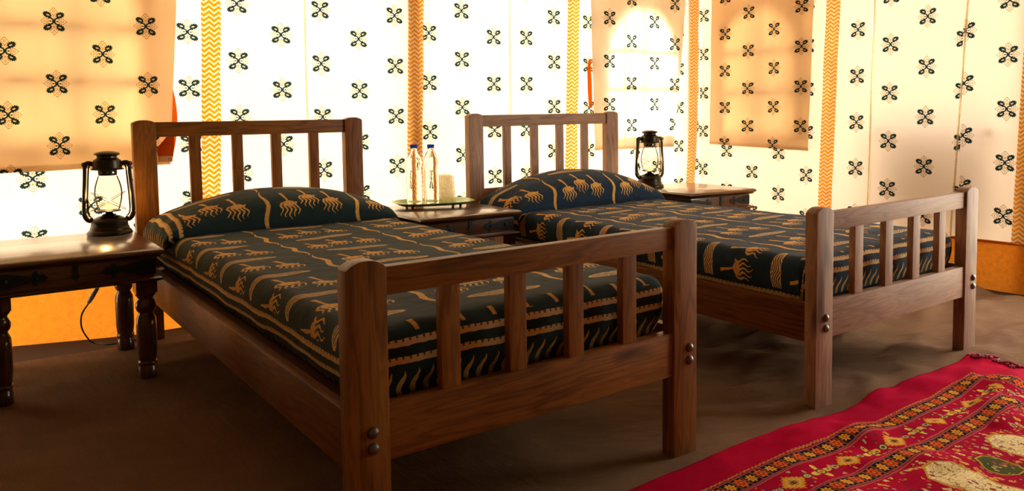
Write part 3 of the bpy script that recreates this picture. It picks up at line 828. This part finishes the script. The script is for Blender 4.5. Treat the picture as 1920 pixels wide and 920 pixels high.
# ------------------------------------------------------------------ bedspreads and pillows
def fold(s, r):
    if s <= 0: return 0.0, 0.0
    if s < r * PI / 2: return r * math.sin(s / r), r * (1 - math.cos(s / r))
    return r, r + s - r * PI / 2
def bed_cloth(bed, W, L, ztop, m, mat, label, seed, hang=0.155, r=0.045):
    # mattress block between u=m..W-m, v=0.056..L-0.06
    x0, x1, y0, y1 = m + r, W - m - r, 0.056 + r, L - 0.065 - r
    ext = r * PI / 2 + hang - r
    def fn(i, j):
        a = x0 - ext + (x1 - x0 + 2 * ext) * i; b = y0 - ext + (y1 - y0 + 2 * ext) * j
        dx = max(x0 - a, a - x1, 0.0); dy = max(y0 - b, b - y1, 0.0)
        sx = -1 if a < x0 else 1; sy = -1 if b < y0 else 1
        d = (dx ** 6 + dy ** 6) ** (1 / 6) if dx or dy else 0.0
        h, drop = fold(d, r)
        n = math.hypot(dx, dy) or 1.0
        px = min(max(a, x0), x1) + sx * h * dx / n; py = min(max(b, y0), y1) + sy * h * dy / n
        z = ztop - drop
        fx = min(1, max(0, (a - x0) / (x1 - x0))); fy = min(1, max(0, (b - y0) / (y1 - y0)))
        z += 0.012 * (math.sin(PI * fx) ** 0.5 - 1) * (0 if d else 1) if False else 0
        z += 0.006 * nz(a * 3.2, b * 2.6, seed) + 0.003 * nz(a * 14, b * 9, seed + 3)
        if d:   # side billow and gathers
            side = min(1.0, drop / 0.1)
            w_ = 0.006 * nz((a + b) * 9, seed + 5, drop * 5) * side - 0.030 * max(0.0, (drop - 0.075) / 0.08) ** 1.6
            px += sx * w_ * dx / n; py += sy * w_ * dy / n
            if dx > 0.01 and dy > 0.01:
                g = 0.004 * math.sin(math.atan2(dy, dx) * 14) * side; px += sx * g; py -= sy * g
        return Vector((px, py, z)), (a, b)
    o = sheet('bedspread', 110, 180, fn, mat, bed)
    o.parent = None; o.matrix_world = bed.matrix_basis
    # close the underside so the mattress block is solid
    bm = bmesh.new(); bm.from_mesh(o.data)
    ed = [e for e in bm.edges if e.is_boundary]
    bmesh.ops.contextual_create(bm, geom=ed); bm.to_mesh(o.data); bm.free()
    return tag(o, label, 'bedspread', 'printed bedspreads tucked over the mattresses')
ZT1, ZT2 = 0.470, 0.458
sp1 = bed_cloth(bed1, 1.0, 2.098, ZT1, 0.046, 'spread1', 'dark green and gold printed bedspread tucked over the near mattress', 2.0, 0.158)
sp2 = bed_cloth(bed2, 1.03, 2.04, ZT2, 0.046, 'spread2', 'dark green and gold printed bedspread on the far bed, tinted blue for cool daylight', 8.0, 0.150)

def pillow(bed, W, ztop, v0, v1, H, uc, hw, uo, vo, mat, label, seed):
    nx, ny = 80, 36; vs, uvs = [], []
    wid = hw * 2
    def sect(i):
        a = uc - hw * 1.06 + wid * 1.06 * i          # across
        t = (a - uc) / hw
        q = max(0.0, 1 - abs(t) ** 2.1)
        return a, t, q
    for i in range(nx + 1):
        a, t, q = sect(i / nx)
        over = max(0.0, abs(a - W / 2) - (W / 2 - 0.055))       # beyond the mattress edge: drape down
        hh, dr = fold(over, 0.04)
        ex = (W / 2 - 0.055) + hh if over > 0 else abs(a - W / 2)
        px = W / 2 + math.copysign(ex, a - W / 2)
        hgt = H * q ** 0.85
        run = 0.0; prev = None
        for j in range(ny + 1):
            c = j / ny; th = c * PI
            v = v0 + (v1 - v0) * (0.5 - 0.5 * math.cos(th)) - 0.02 * q * math.sin(th) ** 2 * math.cos(th)
            prof = max(0.0, math.sin(th)) ** 0.62
            z = ztop - 0.004 - dr * 1.0 + hgt * prof * (1.0 + 0.12 * (c - 0.5)) + (0.020 * prof * (0.3 + 0.7 * (1 - q)))
            z += 0.004 * nz(a * 6, c * 3, seed) * prof
            z += 0.006 * (1 - q) * math.sin(c * 26 + a * 9) * prof * (1 if abs(t) > 0.55 else 0) * (abs(t) - 0.55) * 2
            p = Vector((px, v, z))
            if prev is not None: run += (p - prev).length
            prev = p
            vs.append(p); uvs.append((a + uo, run + vo))
    fs = [(i * (ny + 1) + j, (i + 1) * (ny + 1) + j, (i + 1) * (ny + 1) + j + 1, i * (ny + 1) + j + 1) for i in range(nx) for j in range(ny)]
    o = mesh('pillow', vs, fs, mat, None, True, uvs)
    bm = bmesh.new(); bm.from_mesh(o.data)
    bmesh.ops.contextual_create(bm, geom=[e for e in bm.edges if e.is_boundary])
    bm.to_mesh(o.data); bm.free()
    o.matrix_world = bed.matrix_basis
    return tag(o, label, 'pillow', 'pillows against the headboards')
bpy.context.view_layer.update()
pillow(bed1, 1.0, ZT1, 1.655, 2.04, 0.142, 0.50, 0.50, -0.095, 1.618, 'spread1', 'plump pillow in green print against the near headboard', 3.0)
pillow(bed2, 1.03, ZT2, 1.60, 1.985, 0.172, 0.515, 0.53, -0.05, 1.627, 'spread2', 'plump pillow in green print, tinted blue for cool daylight, against the far headboard', 6.0)

# ------------------------------------------------------------------ side tables
def strap_poly(L_, hgt):
    """arrow-tipped strap hinge outline in (x, z), x from 0 at the corner inwards"""
    h = hgt / 2
    return [(0, -h), (0.05, -h * 0.92), (L_ * 0.72, -h * 0.34), (L_ * 0.74, -h * 0.80), (L_ * 0.80, -h * 0.98), (L_ * 0.84, -h * 0.45), (L_ * 0.92, -h * 0.52), (L_, 0),
            (L_ * 0.92, h * 0.52), (L_ * 0.84, h * 0.45), (L_ * 0.80, h * 0.98), (L_ * 0.74, h * 0.80), (L_ * 0.72, h * 0.34), (0.05, h * 0.92), (0, h)]
def make_table(loc, rot, hx, hy, Ht, insx, insy, label):
    root = empty('side_table', loc, (0, 0, rot)); tag(root, label, 'side table', 'dark wooden side tables with turned legs and iron straps')
    mat = 'tablewood'
    # moulded top: stacked profile
    bm = bmesh.new(); n = [(0.012, Ht), (0.006, Ht - 0.003), (0.0, Ht - 0.010), (0.001, Ht - 0.016), (0.010, Ht - 0.022), (0.016, Ht - 0.030)]
    rings = []
    for ins, z in n:
        rings.append([bm.verts.new(p) for p in ((-hx + ins, -hy + ins, z), (hx - ins, -hy + ins, z), (hx - ins, hy - ins, z), (-hx + ins, hy - ins, z))])
    for a, b in zip(rings, rings[1:]):
        for i in range(4): bm.faces.new((a[i], b[i], b[(i+1) % 4], a[(i+1) % 4]))
    bm.faces.new(rings[0]); bm.faces.new(list(reversed(rings[-1])))
    fin('tabletop', bm, mat, root, 0, autos=50)
    ax, ay = hx - 0.030, hy - 0.030
    za, zb = Ht - 0.098, Ht - 0.0295
    bar('apron', -ax, ax, -ay, -ay + 0.02, za, zb, mat, root, 0, 0.001); bar('apron', -ax, ax, ay - 0.02, ay, za, zb, mat, root, 0, 0.001)
    bar('apron', -ax, -ax + 0.02, -ay + 0.02, ay - 0.02, za, zb, mat, root, 1, 0.001); bar('apron', ax - 0.02, ax, -ay + 0.02, ay - 0.02, za, zb, mat, root, 1, 0.001)
    # lower moulding ring
    bm = bmesh.new(); prof = [(0.0, za + 0.001), (0.018, za - 0.002), (0.024, za - 0.008), (0.020, za - 0.014), (0.006, za - 0.018), (-0.02, za - 0.018), (-0.02, za + 0.001)]
    rings = [[bm.verts.new(p) for p in ((-ax - o_, -ay - o_, z), (ax + o_, -ay - o_, z), (ax + o_, ay + o_, z), (-ax - o_, ay + o_, z))] for o_, z in prof]
    rings.append(rings[0])
    for a, b in zip(rings, rings[1:]):
        for i in range(4): bm.faces.new((a[i], b[i], b[(i+1) % 4], a[(i+1) % 4]))
    fin('lower_moulding', bm, mat, root, 0, autos=50)
    lx, ly = hx - insx, hy - insy
    zl = Ht - 0.155
    prof = [(0.028, -0.012), (0.031, 0.004), (0.031, 0.040), (0.028, 0.046), (0.0285, 0.048), (0.0315, 0.052), (0.0315, 0.060), (0.028, 0.064), (0.030, 0.072), (0.033, 0.10), (0.0335, 0.19), (0.032, 0.212),
            (0.025, 0.228), (0.0235, 0.234), (0.029, 0.240), (0.0335, 0.252), (0.0335, 0.262), (0.029, 0.275), (0.0245, 0.281), (0.025, 0.286), (0.033, 0.296), (0.033, zl)]
    k = zl / 0.309
    for sx in (-1, 1):
        for sy in (-1, 1):
            bm = bmesh.new(); lathe(bm, [(r, z * k if z > 0 else z) for r, z in prof[:-1]] + [(0.033, zl - 0.003)], 22, (sx * lx, sy * ly, 0))
            box(bm, sx * lx - 0.034, sx * lx + 0.034, sy * ly - 0.034, sy * ly + 0.034, zl - 0.004, za + 0.002)
            fin('turned_leg', bm, mat, root, 2, autos=45)
    # iron straps on the front and right/left sides
    zc = (za + zb) / 2
    for face in range(4):
        half = ax if face in (0, 2) else ay; dist = ay if face in (0, 2) else ax
        R = Matrix.Rotation(face * PI / 2, 4, 'Z')
        for sx in (-1, 1):
            bm = bmesh.new()
            extrude_poly(bm, [R @ Vector((sx * (half - x), -dist - 0.0005, zc + z)) for x, z in strap_poly(0.165, 0.052)], R.to_3x3() @ Vector((0, -0.003, 0)))
            st = fin('iron_strap', bm, 'iron', root, 0); st['label'] = 'black iron strap with arrow tip'
            for x, rr in ((0.045, 0.009), (0.130, 0.006)):
                bm = bmesh.new(); lathe(bm, [(rr, 0), (rr * 0.85, 0.003), (rr * 0.4, 0.005)], 12)
                bmesh.ops.rotate(bm, verts=bm.verts, cent=(0, 0, 0), matrix=Matrix.Rotation(PI / 2, 3, 'X'))
                bmesh.ops.translate(bm, verts=bm.verts, vec=(sx * (half - x), -dist - 0.0035, zc)); bmesh.ops.transform(bm, matrix=R, verts=bm.verts)
                fin('stud', bm, 'iron', st, 0, autos=40)
        bm = bmesh.new()
        extrude_poly(bm, [R @ Vector((x, -dist - 0.0005, zb - 0.002 + z)) for x, z in ((-0.009, 0), (-0.007, -0.030), (-0.013, -0.038), (0, -0.056), (0.013, -0.038), (0.007, -0.030), (0.009, 0))], R.to_3x3() @ Vector((0, -0.003, 0)))
        fin('iron_drop', bm, 'iron', root, 0)
    return root
def tpos(c, rot, a, b, z): return Vector((c[0] + a * math.cos(rot) - b * math.sin(rot), c[1] + a * math.sin(rot) + b * math.cos(rot), z))
T1C, T1R, T1H = (-1.591, 2.773), 0.62, 0.464
T2C, T2R, T2H = (-0.332, 3.701), 0.618, 0.470
T3C, T3R, T3H = (1.048, 4.642), 0.580, 0.470
make_table((*T1C, 0.0), T1R, 0.272, 0.289, T1H, 0.056, 0.074, 'dark side table at the left edge carrying the near lantern')
make_table((*T2C, 0.0), T2R, 0.268, 0.275, T2H, 0.056, 0.06, 'dark side table between the two beds carrying bottles on a tray')
make_table((*T3C, -0.010), T3R, 0.268, 0.275, T3H + 0.010, 0.056, 0.06, 'dark side table beyond the far bed carrying the far lantern')

# ------------------------------------------------------------------ hurricane lanterns
def make_lantern(loc, rot, label, scale=1.0, power=1.5):
    root = empty('hurricane_lantern', loc, (0, 0, rot)); root.scale = (scale,) * 3
    tag(root, label, 'lantern', 'hurricane lanterns on the side tables')
    k = 0.000391
    def P(lst): return [(r * k, (885 - y) * k) for r, y in lst]
    def lt(nm, prof, mat='lantern', par=root, seg=32, cap=True, sm=35):
        bm = bmesh.new(); lathe(bm, prof, seg, cap=cap); return fin(nm, bm, mat, par, 2, autos=sm)
    lt('fuel_tank', P([(200, 885), (207, 878), (205, 862), (192, 846), (180, 838), (176, 815), (168, 805), (166, 768), (172, 762), (168, 752), (150, 735), (110, 712), (70, 700), (62, 694)]))
    lt('burner', P([(60, 700), (64, 690), (40, 684), (32, 676), (34, 664), (108, 658), (112, 652), (104, 646), (60, 644), (40, 640)]))
    lt('bulb', P([(34, 644), (38, 636), (34, 620), (37, 606), (32, 592), (34, 578), (27, 560), (16, 546), (4, 538)]), 'bulb', seg=20, sm=80)
    lt('glass_globe', P([(92, 648), (108, 600), (122, 540), (128, 480), (122, 420), (106, 360), (88, 310)]), 'globe', seg=28, cap=False, sm=80)
    ch = lt('chimney', P([(84, 302), (86, 250), (148, 246), (152, 238), (132, 228), (130, 178), (124, 152), (104, 138), (90, 128), (88, 106)]))
    for q in range(10):
        bm = bmesh.new(); lathe(bm, [(8.5 * k, 0), (8.5 * k, 0.0012)], 10)
        bmesh.ops.rotate(bm, verts=bm.verts, cent=(0, 0, 0), matrix=Matrix.Rotation(PI / 2, 3, 'Y'))
        bmesh.ops.translate(bm, verts=bm.verts, vec=(85.5 * k, 0, (885 - 272) * k)); bmesh.ops.rotate(bm, verts=bm.verts, cent=(0, 0, 0), matrix=Matrix.Rotation(2 * PI * q / 10 - PI / 2, 3, 'Z'))
        fin('vent_hole', bm, 'steel', ch, 2)
    lt('cap', P([(80, 118), (88, 112), (112, 102), (118, 92), (108, 80), (84, 72), (60, 66), (20, 62), (4, 62)]))
    for sx in (-1, 1):
        pts = [(sx * x * k, 0, (885 - y) * k) for x, y in ((120, 190), (160, 178), (184, 186), (196, 215), (199, 280), (207, 420), (216, 560), (219, 650), (211, 702), (190, 735), (168, 745), (140, 730))]
        bm = bmesh.new(); tube(bm, spline(pts, 4), 18 * k, 10, 1.3); fr = fin('side_tube', bm, 'lantern', root, 2, True)
        pts2 = [(sx * x * k, 0.004, (885 - y) * k) for x, y in ((150, 200), (160, 210), (168, 260), (178, 420), (186, 560), (188, 640), (178, 690), (158, 712))]
        bm = bmesh.new(); tube(bm, spline(pts2, 4), 8 * k, 6); fin('inner_rib', bm, 'lantern', fr, 2, True)
        cx_, cz = sx * 204 * k, (885 - 190) * k
        bm = bmesh.new(); tube(bm, [(cx_ + 15 * k * math.cos(2*PI*t/12), -0.004, cz + 17 * k * math.sin(2*PI*t/12)) for t in range(13)], 6 * k, 6); fin('bail_ear', bm, 'lantern', fr, 2, True)
    # crossed wire guards round the globe
    for sgn in (-1, 1):
        for back in (-1, 1):
            pts = [(sgn * (-150 + 300 * t) * k, back * math.sqrt(max(0, 1 - (2 * t - 1) ** 2 * 0.9)) * 128 * k, (885 - (470 + 175 * t)) * k) for t in [q / 12 for q in range(13)]]
            bm = bmesh.new(); tube(bm, pts, 3.2 * k, 5); fin('wire_guard', bm, 'lantern', root, 2, True)
    bm = bmesh.new(); tube(bm, [(-185 * k, 0.0, (885 - 535) * k), (-178 * k, -0.01, (885 - 590) * k), (-175 * k, -0.012, (885 - 680) * k)], [9 * k, 16 * k, 12 * k], 8); fin('lift_lever', bm, 'lantern', root, 2, True)
    bm = bmesh.new(); lathe(bm, [(26 * k, 0), (26 * k, 0.012), (20 * k, 0.016)], 14, (70 * k, -90 * k, (885 - 735) * k)); fin('filler_cap', bm, 'lantern', root, 2, autos=40)
    ld = bpy.data.lights.new('lantern_glow', 'POINT'); ld.energy = power; ld.color = (1.0, 0.62, 0.22); ld.shadow_soft_size = 0.012
    lo = bpy.data.objects.new('lantern_glow', ld); lo.location = (0, 0, (885 - 525) * k); COL.objects.link(lo); lo.parent = root
    return root
make_lantern((-1.565, 3.036, T1H + 0.0005), 0.45, 'black hurricane lantern with glowing bulb on the left table', 1.0, 1.6)
make_lantern((0.828, 4.725, T3H + 0.0005), 0.35, 'hurricane lantern behind the far pillow, on the table beyond the far bed', 1.06, 3.0)

# ------------------------------------------------------------------ tray, bottles, tumblers
ZT = T2H
tr = empty('serving_tray', (*tpos(T2C, T2R, 0.035, 0.145, 0).xy, ZT), (0, 0, 0.38)); tag(tr, 'pale green serving tray with small feet on the middle table', 'tray')
bm = bmesh.new(); rings = []
def oct_ring(hx, hy, z, n=40):
    out = []
    for i in range(n):
        t = 2 * PI * i / n; c, s = math.cos(t), math.sin(t); e = 2 / 3.2
        out.append(bm.verts.new((hx * math.copysign(abs(c) ** e, c), hy * math.copysign(abs(s) ** e, s), z)))
    return out
for hx, hy, z in ((0.155, 0.095, 0.0085), (0.172, 0.108, 0.010), (0.190, 0.122, 0.020), (0.200, 0.130, 0.0225), (0.200, 0.130, 0.0255), (0.189, 0.121, 0.0235), (0.170, 0.107, 0.0135), (0.155, 0.095, 0.012)): rings.append(oct_ring(hx, hy, z))
for a, b in zip(rings, rings[1:]):
    for i in range(40): bm.faces.new((a[i], a[(i+1) % 40], b[(i+1) % 40], b[i]))
bm.faces.new(list(reversed(rings[0]))); bm.faces.new(rings[-1])
fin('tray_body', bm, 'green_tray', tr, 0, autos=50)
for sx in (-1, 1):
    for sy in (-1, 1):
        bm = bmesh.new(); lathe(bm, [(0.006, 0.0), (0.008, 0.010)], 10, (sx * 0.12, sy * 0.06, 0)); fin('foot', bm, 'black_rubber', tr, 0, True)
def bottle(loc, label, s=1.0):
    root = empty('water_bottle', loc); root.scale = (s,) * 3; tag(root, label, 'bottle', 'water bottles on the tray')
    prof = [(0.030, 0.0), (0.036, 0.004), (0.0375, 0.012), (0.0385, 0.05), (0.0385, 0.10), (0.0385, 0.140), (0.0350, 0.160), (0.0330, 0.172), (0.0350, 0.186), (0.0385, 0.202), (0.0380, 0.216), (0.0330, 0.232), (0.0240, 0.250), (0.0165, 0.264), (0.0145, 0.272), (0.0140, 0.282)]
    bm = bmesh.new(); lathe(bm, prof, 32); fin('bottle_body', bm, 'water', root, 2, True)
    bm = bmesh.new(); lathe(bm, [(0.0165, 0.279), (0.0175, 0.281), (0.0175, 0.291), (0.016, 0.294), (0.005, 0.2945)], 24); fin('cap', bm, 'blue_cap', root, 2, autos=35).data.uv_layers.new(name='UVMap')
    bm = bmesh.new(); lathe(bm, [(0.0150, 0.272), (0.0172, 0.273), (0.0172, 0.277), (0.0150, 0.278)], 24); fin('neck_ring', bm, 'water', root, 2, autos=35)
    return root
def at(px, py, z):
    f, cy, pit, rol, h = 1475.0163, 310.9625, 0.0648, -0.00958, 0.9104
    x = (px - 960) / f; y = (py - cy) / f; c, s = math.cos(-rol), math.sin(-rol); x, y = x * c - y * s, x * s + y * c
    c, s = math.cos(pit), math.sin(pit); r = Vector((x, c - y * s, -s - y * c)); t = (z - h) / r.z
    return Vector((r.x * t, r.y * t, z))
b1 = tpos(T2C, T2R, -0.065, 0.150, ZT + 0.0125); b2 = tpos(T2C, T2R, 0.008, 0.115, ZT + 0.0125)
bottle(b1, 'left clear water bottle with blue cap on the green tray', 0.985)
bottle(b2, 'right clear water bottle with blue cap next to the tumblers', 0.985)
def tumbler(loc, label):
    root = empty('upturned_tumbler', loc); tag(root, label, 'tumbler', 'upturned tumblers on the tray')
    prof = [(0.0445, 0.0), (0.046, 0.002), (0.045, 0.008), (0.036, 0.128), (0.034, 0.132), (0.012, 0.131), (0.001, 0.130)]
    vs, uvs, fs = [], [], []; n = 28
    for j, (r, z) in enumerate(prof):
        for i in range(n + 1): vs.append((r * math.cos(2*PI*i/n), r * math.sin(2*PI*i/n), z)); uvs.append((i / n * 0.28, z))
    for j in range(len(prof) - 1):
        for i in range(n): a = j * (n + 1) + i; fs.append((a, a + 1, a + n + 2, a + n + 1))
    o = mesh('tumbler_wall', vs, fs, 'tumbler', root, True, uvs)
    bm = bmesh.new(); tube(bm, [(0.047 * math.cos(2*PI*t/28), 0.047 * math.sin(2*PI*t/28), 0.003) for t in range(29)], 0.0018, 6); fin('rim', bm, 'water', root, 0, True)
    return root
tumbler(tpos(T2C, T2R, 0.092, 0.112, ZT + 0.0125), 'upturned amber tumbler at the front right of the green tray')
tumbler(tpos(T2C, T2R, 0.130, 0.198, ZT + 0.0128), 'upturned amber tumbler half hidden behind the front one')

# ------------------------------------------------------------------ lamp cords
def cord(pts, label, sw=None):
    root = empty('lamp_cord', pts[-1]); tag(root, label, 'cord')
    bm = bmesh.new(); tube(bm, spline(pts, 8), 0.0032, 6); local(root, fin('cable', bm, 'black_rubber', None, 0, True))
    if sw:
        a, b = Vector(sw[0]), Vector(sw[1]); d = (b - a)
        bm = bmesh.new(); tube(bm, [a, a + d * .06, a + d * .3, a + d * .62, a + d * .94, b], [0.007, 0.011, 0.015, 0.016, 0.013, 0.008], 10, 0.6); s = fin('inline_switch', bm, 'grey_plastic', None, 0, True); local(root, s); s['label'] = 'grey inline switch'
        bm = bmesh.new(); m_ = a.lerp(b, .5); tube(bm, [m_ + Vector((0, -0.007, 0.006)), m_ + Vector((0, -0.0095, 0)), m_ + Vector((0, -0.007, -0.006))], 0.004, 6); local(root, fin('rocker', bm, 'black_rubber', None, 0, True))
cord([(-1.60, 3.06, 0.455), (-1.625, 3.085, 0.42), (-1.61, 3.06, 0.33), (-1.598, 3.0, 0.268), (-1.632, 2.985, 0.205), (-1.661, 2.985, 0.160), (-1.672, 3.0, 0.105), (-1.69, 3.07, 0.045), (-1.70, 3.13, 0.008), (-1.63, 3.11, 0.006), (-1.575, 3.15, 0.006), (-1.50, 3.20, 0.006)],
     'black lamp cord with grey switch hanging under the left table', ((-1.596, 2.996, 0.272), (-1.634, 2.984, 0.204)))
cord([(0.745, 4.70, 0.478), (0.715, 4.71, 0.500), (0.690, 4.73, 0.478), (0.676, 4.74, 0.43), (0.672, 4.745, 0.30), (0.668, 4.75, 0.02)], 'thin cord of the far lantern looping down behind the far pillow')

# ------------------------------------------------------------------ rug
RC = Vector((1.690, 2.882, 0)); E1 = Vector((-0.8052, -0.5931, 0)); E2 = Vector((0.5931, -0.8052, 0))
RUGL, RUGW = 2.5, 1.5
rug = empty('rug', RC); tag(rug, 'crimson patterned rug with fringe on the floor at the right', 'rug')
def rug_pos(a, d):
    edge = 0.013 * nz(a * 4.0, 3.0) * max(0.0, 1 - d * 3)
    q = RC + E1 * (a + 0.010 * nz(d * 6, 9.0) * max(0, 1 - a * 4)) + E2 * (d + edge)
    h = carpet_h(q.x, q.y)
    h += 0.007 + 0.0035 * nz(a * 7, d * 9, 2.0) + 0.004 * max(0, nz(a * 3.0 + d * 5, d * 2.0, 5.0)) + 0.002 * nz(a * 16, d * 16, 8.0)
    return Vector((q.x, q.y, h))
NX, NY = 210, 130
vs, uvs, fs = [], [], []
for j in range(NY + 1):
    for i in range(NX + 1):
        a, d = RUGL * (i / NX) ** 1.0, RUGW * j / NY; vs.append(rug_pos(a, d)); uvs.append((a, d))
for j in range(NY):
    for i in range(NX): a = j * (NX + 1) + i; fs.append((a, a + 1, a + NX + 2, a + NX + 1))
rb = mesh('rug_pile', vs, fs, 'rug', None, True, uvs); local(rug, rb)
so = rb.modifiers.new('thickness', 'SOLIDIFY'); so.thickness = 0.006; so.offset = 1.0 if rb.data.polygons[0].normal.z < 0 else -1.0
bm = bmesh.new()
for k in range(210):
    d = 0.004 + (RUGW - 0.01) * (k + random.uniform(-.3, .3)) / 210
    p = rug_pos(0.0, d); cl = math.sin(k * 0.9) + 0.8 * math.sin(k * 0.37 + 1)
    dirv = (-E1 + E2 * (0.5 * cl + random.uniform(-.35, .35))).normalized(); Ln = random.uniform(0.035, 0.07)
    pts = []
    for t in range(5):
        q = p + E1 * 0.006 + dirv * Ln * t / 4 + E2 * 0.004 * math.sin(t * 1.7 + k)
        pts.append(Vector((q.x, q.y, max(carpet_h(q.x, q.y) + 0.003, p.z + 0.010 * math.sin(t * 0.9) * (0.4 + 0.6 * abs(math.sin(k * 1.3))) - 0.002 * t))))
    tube(bm, pts, [0.003, 0.004, 0.0044, 0.004, 0.002], 5)
fr = fin('fringe', bm, 'fringe', None, 0, True); local(rug, fr); fr['kind'] = 'stuff'; fr['label'] = 'crimson yarn fringe'
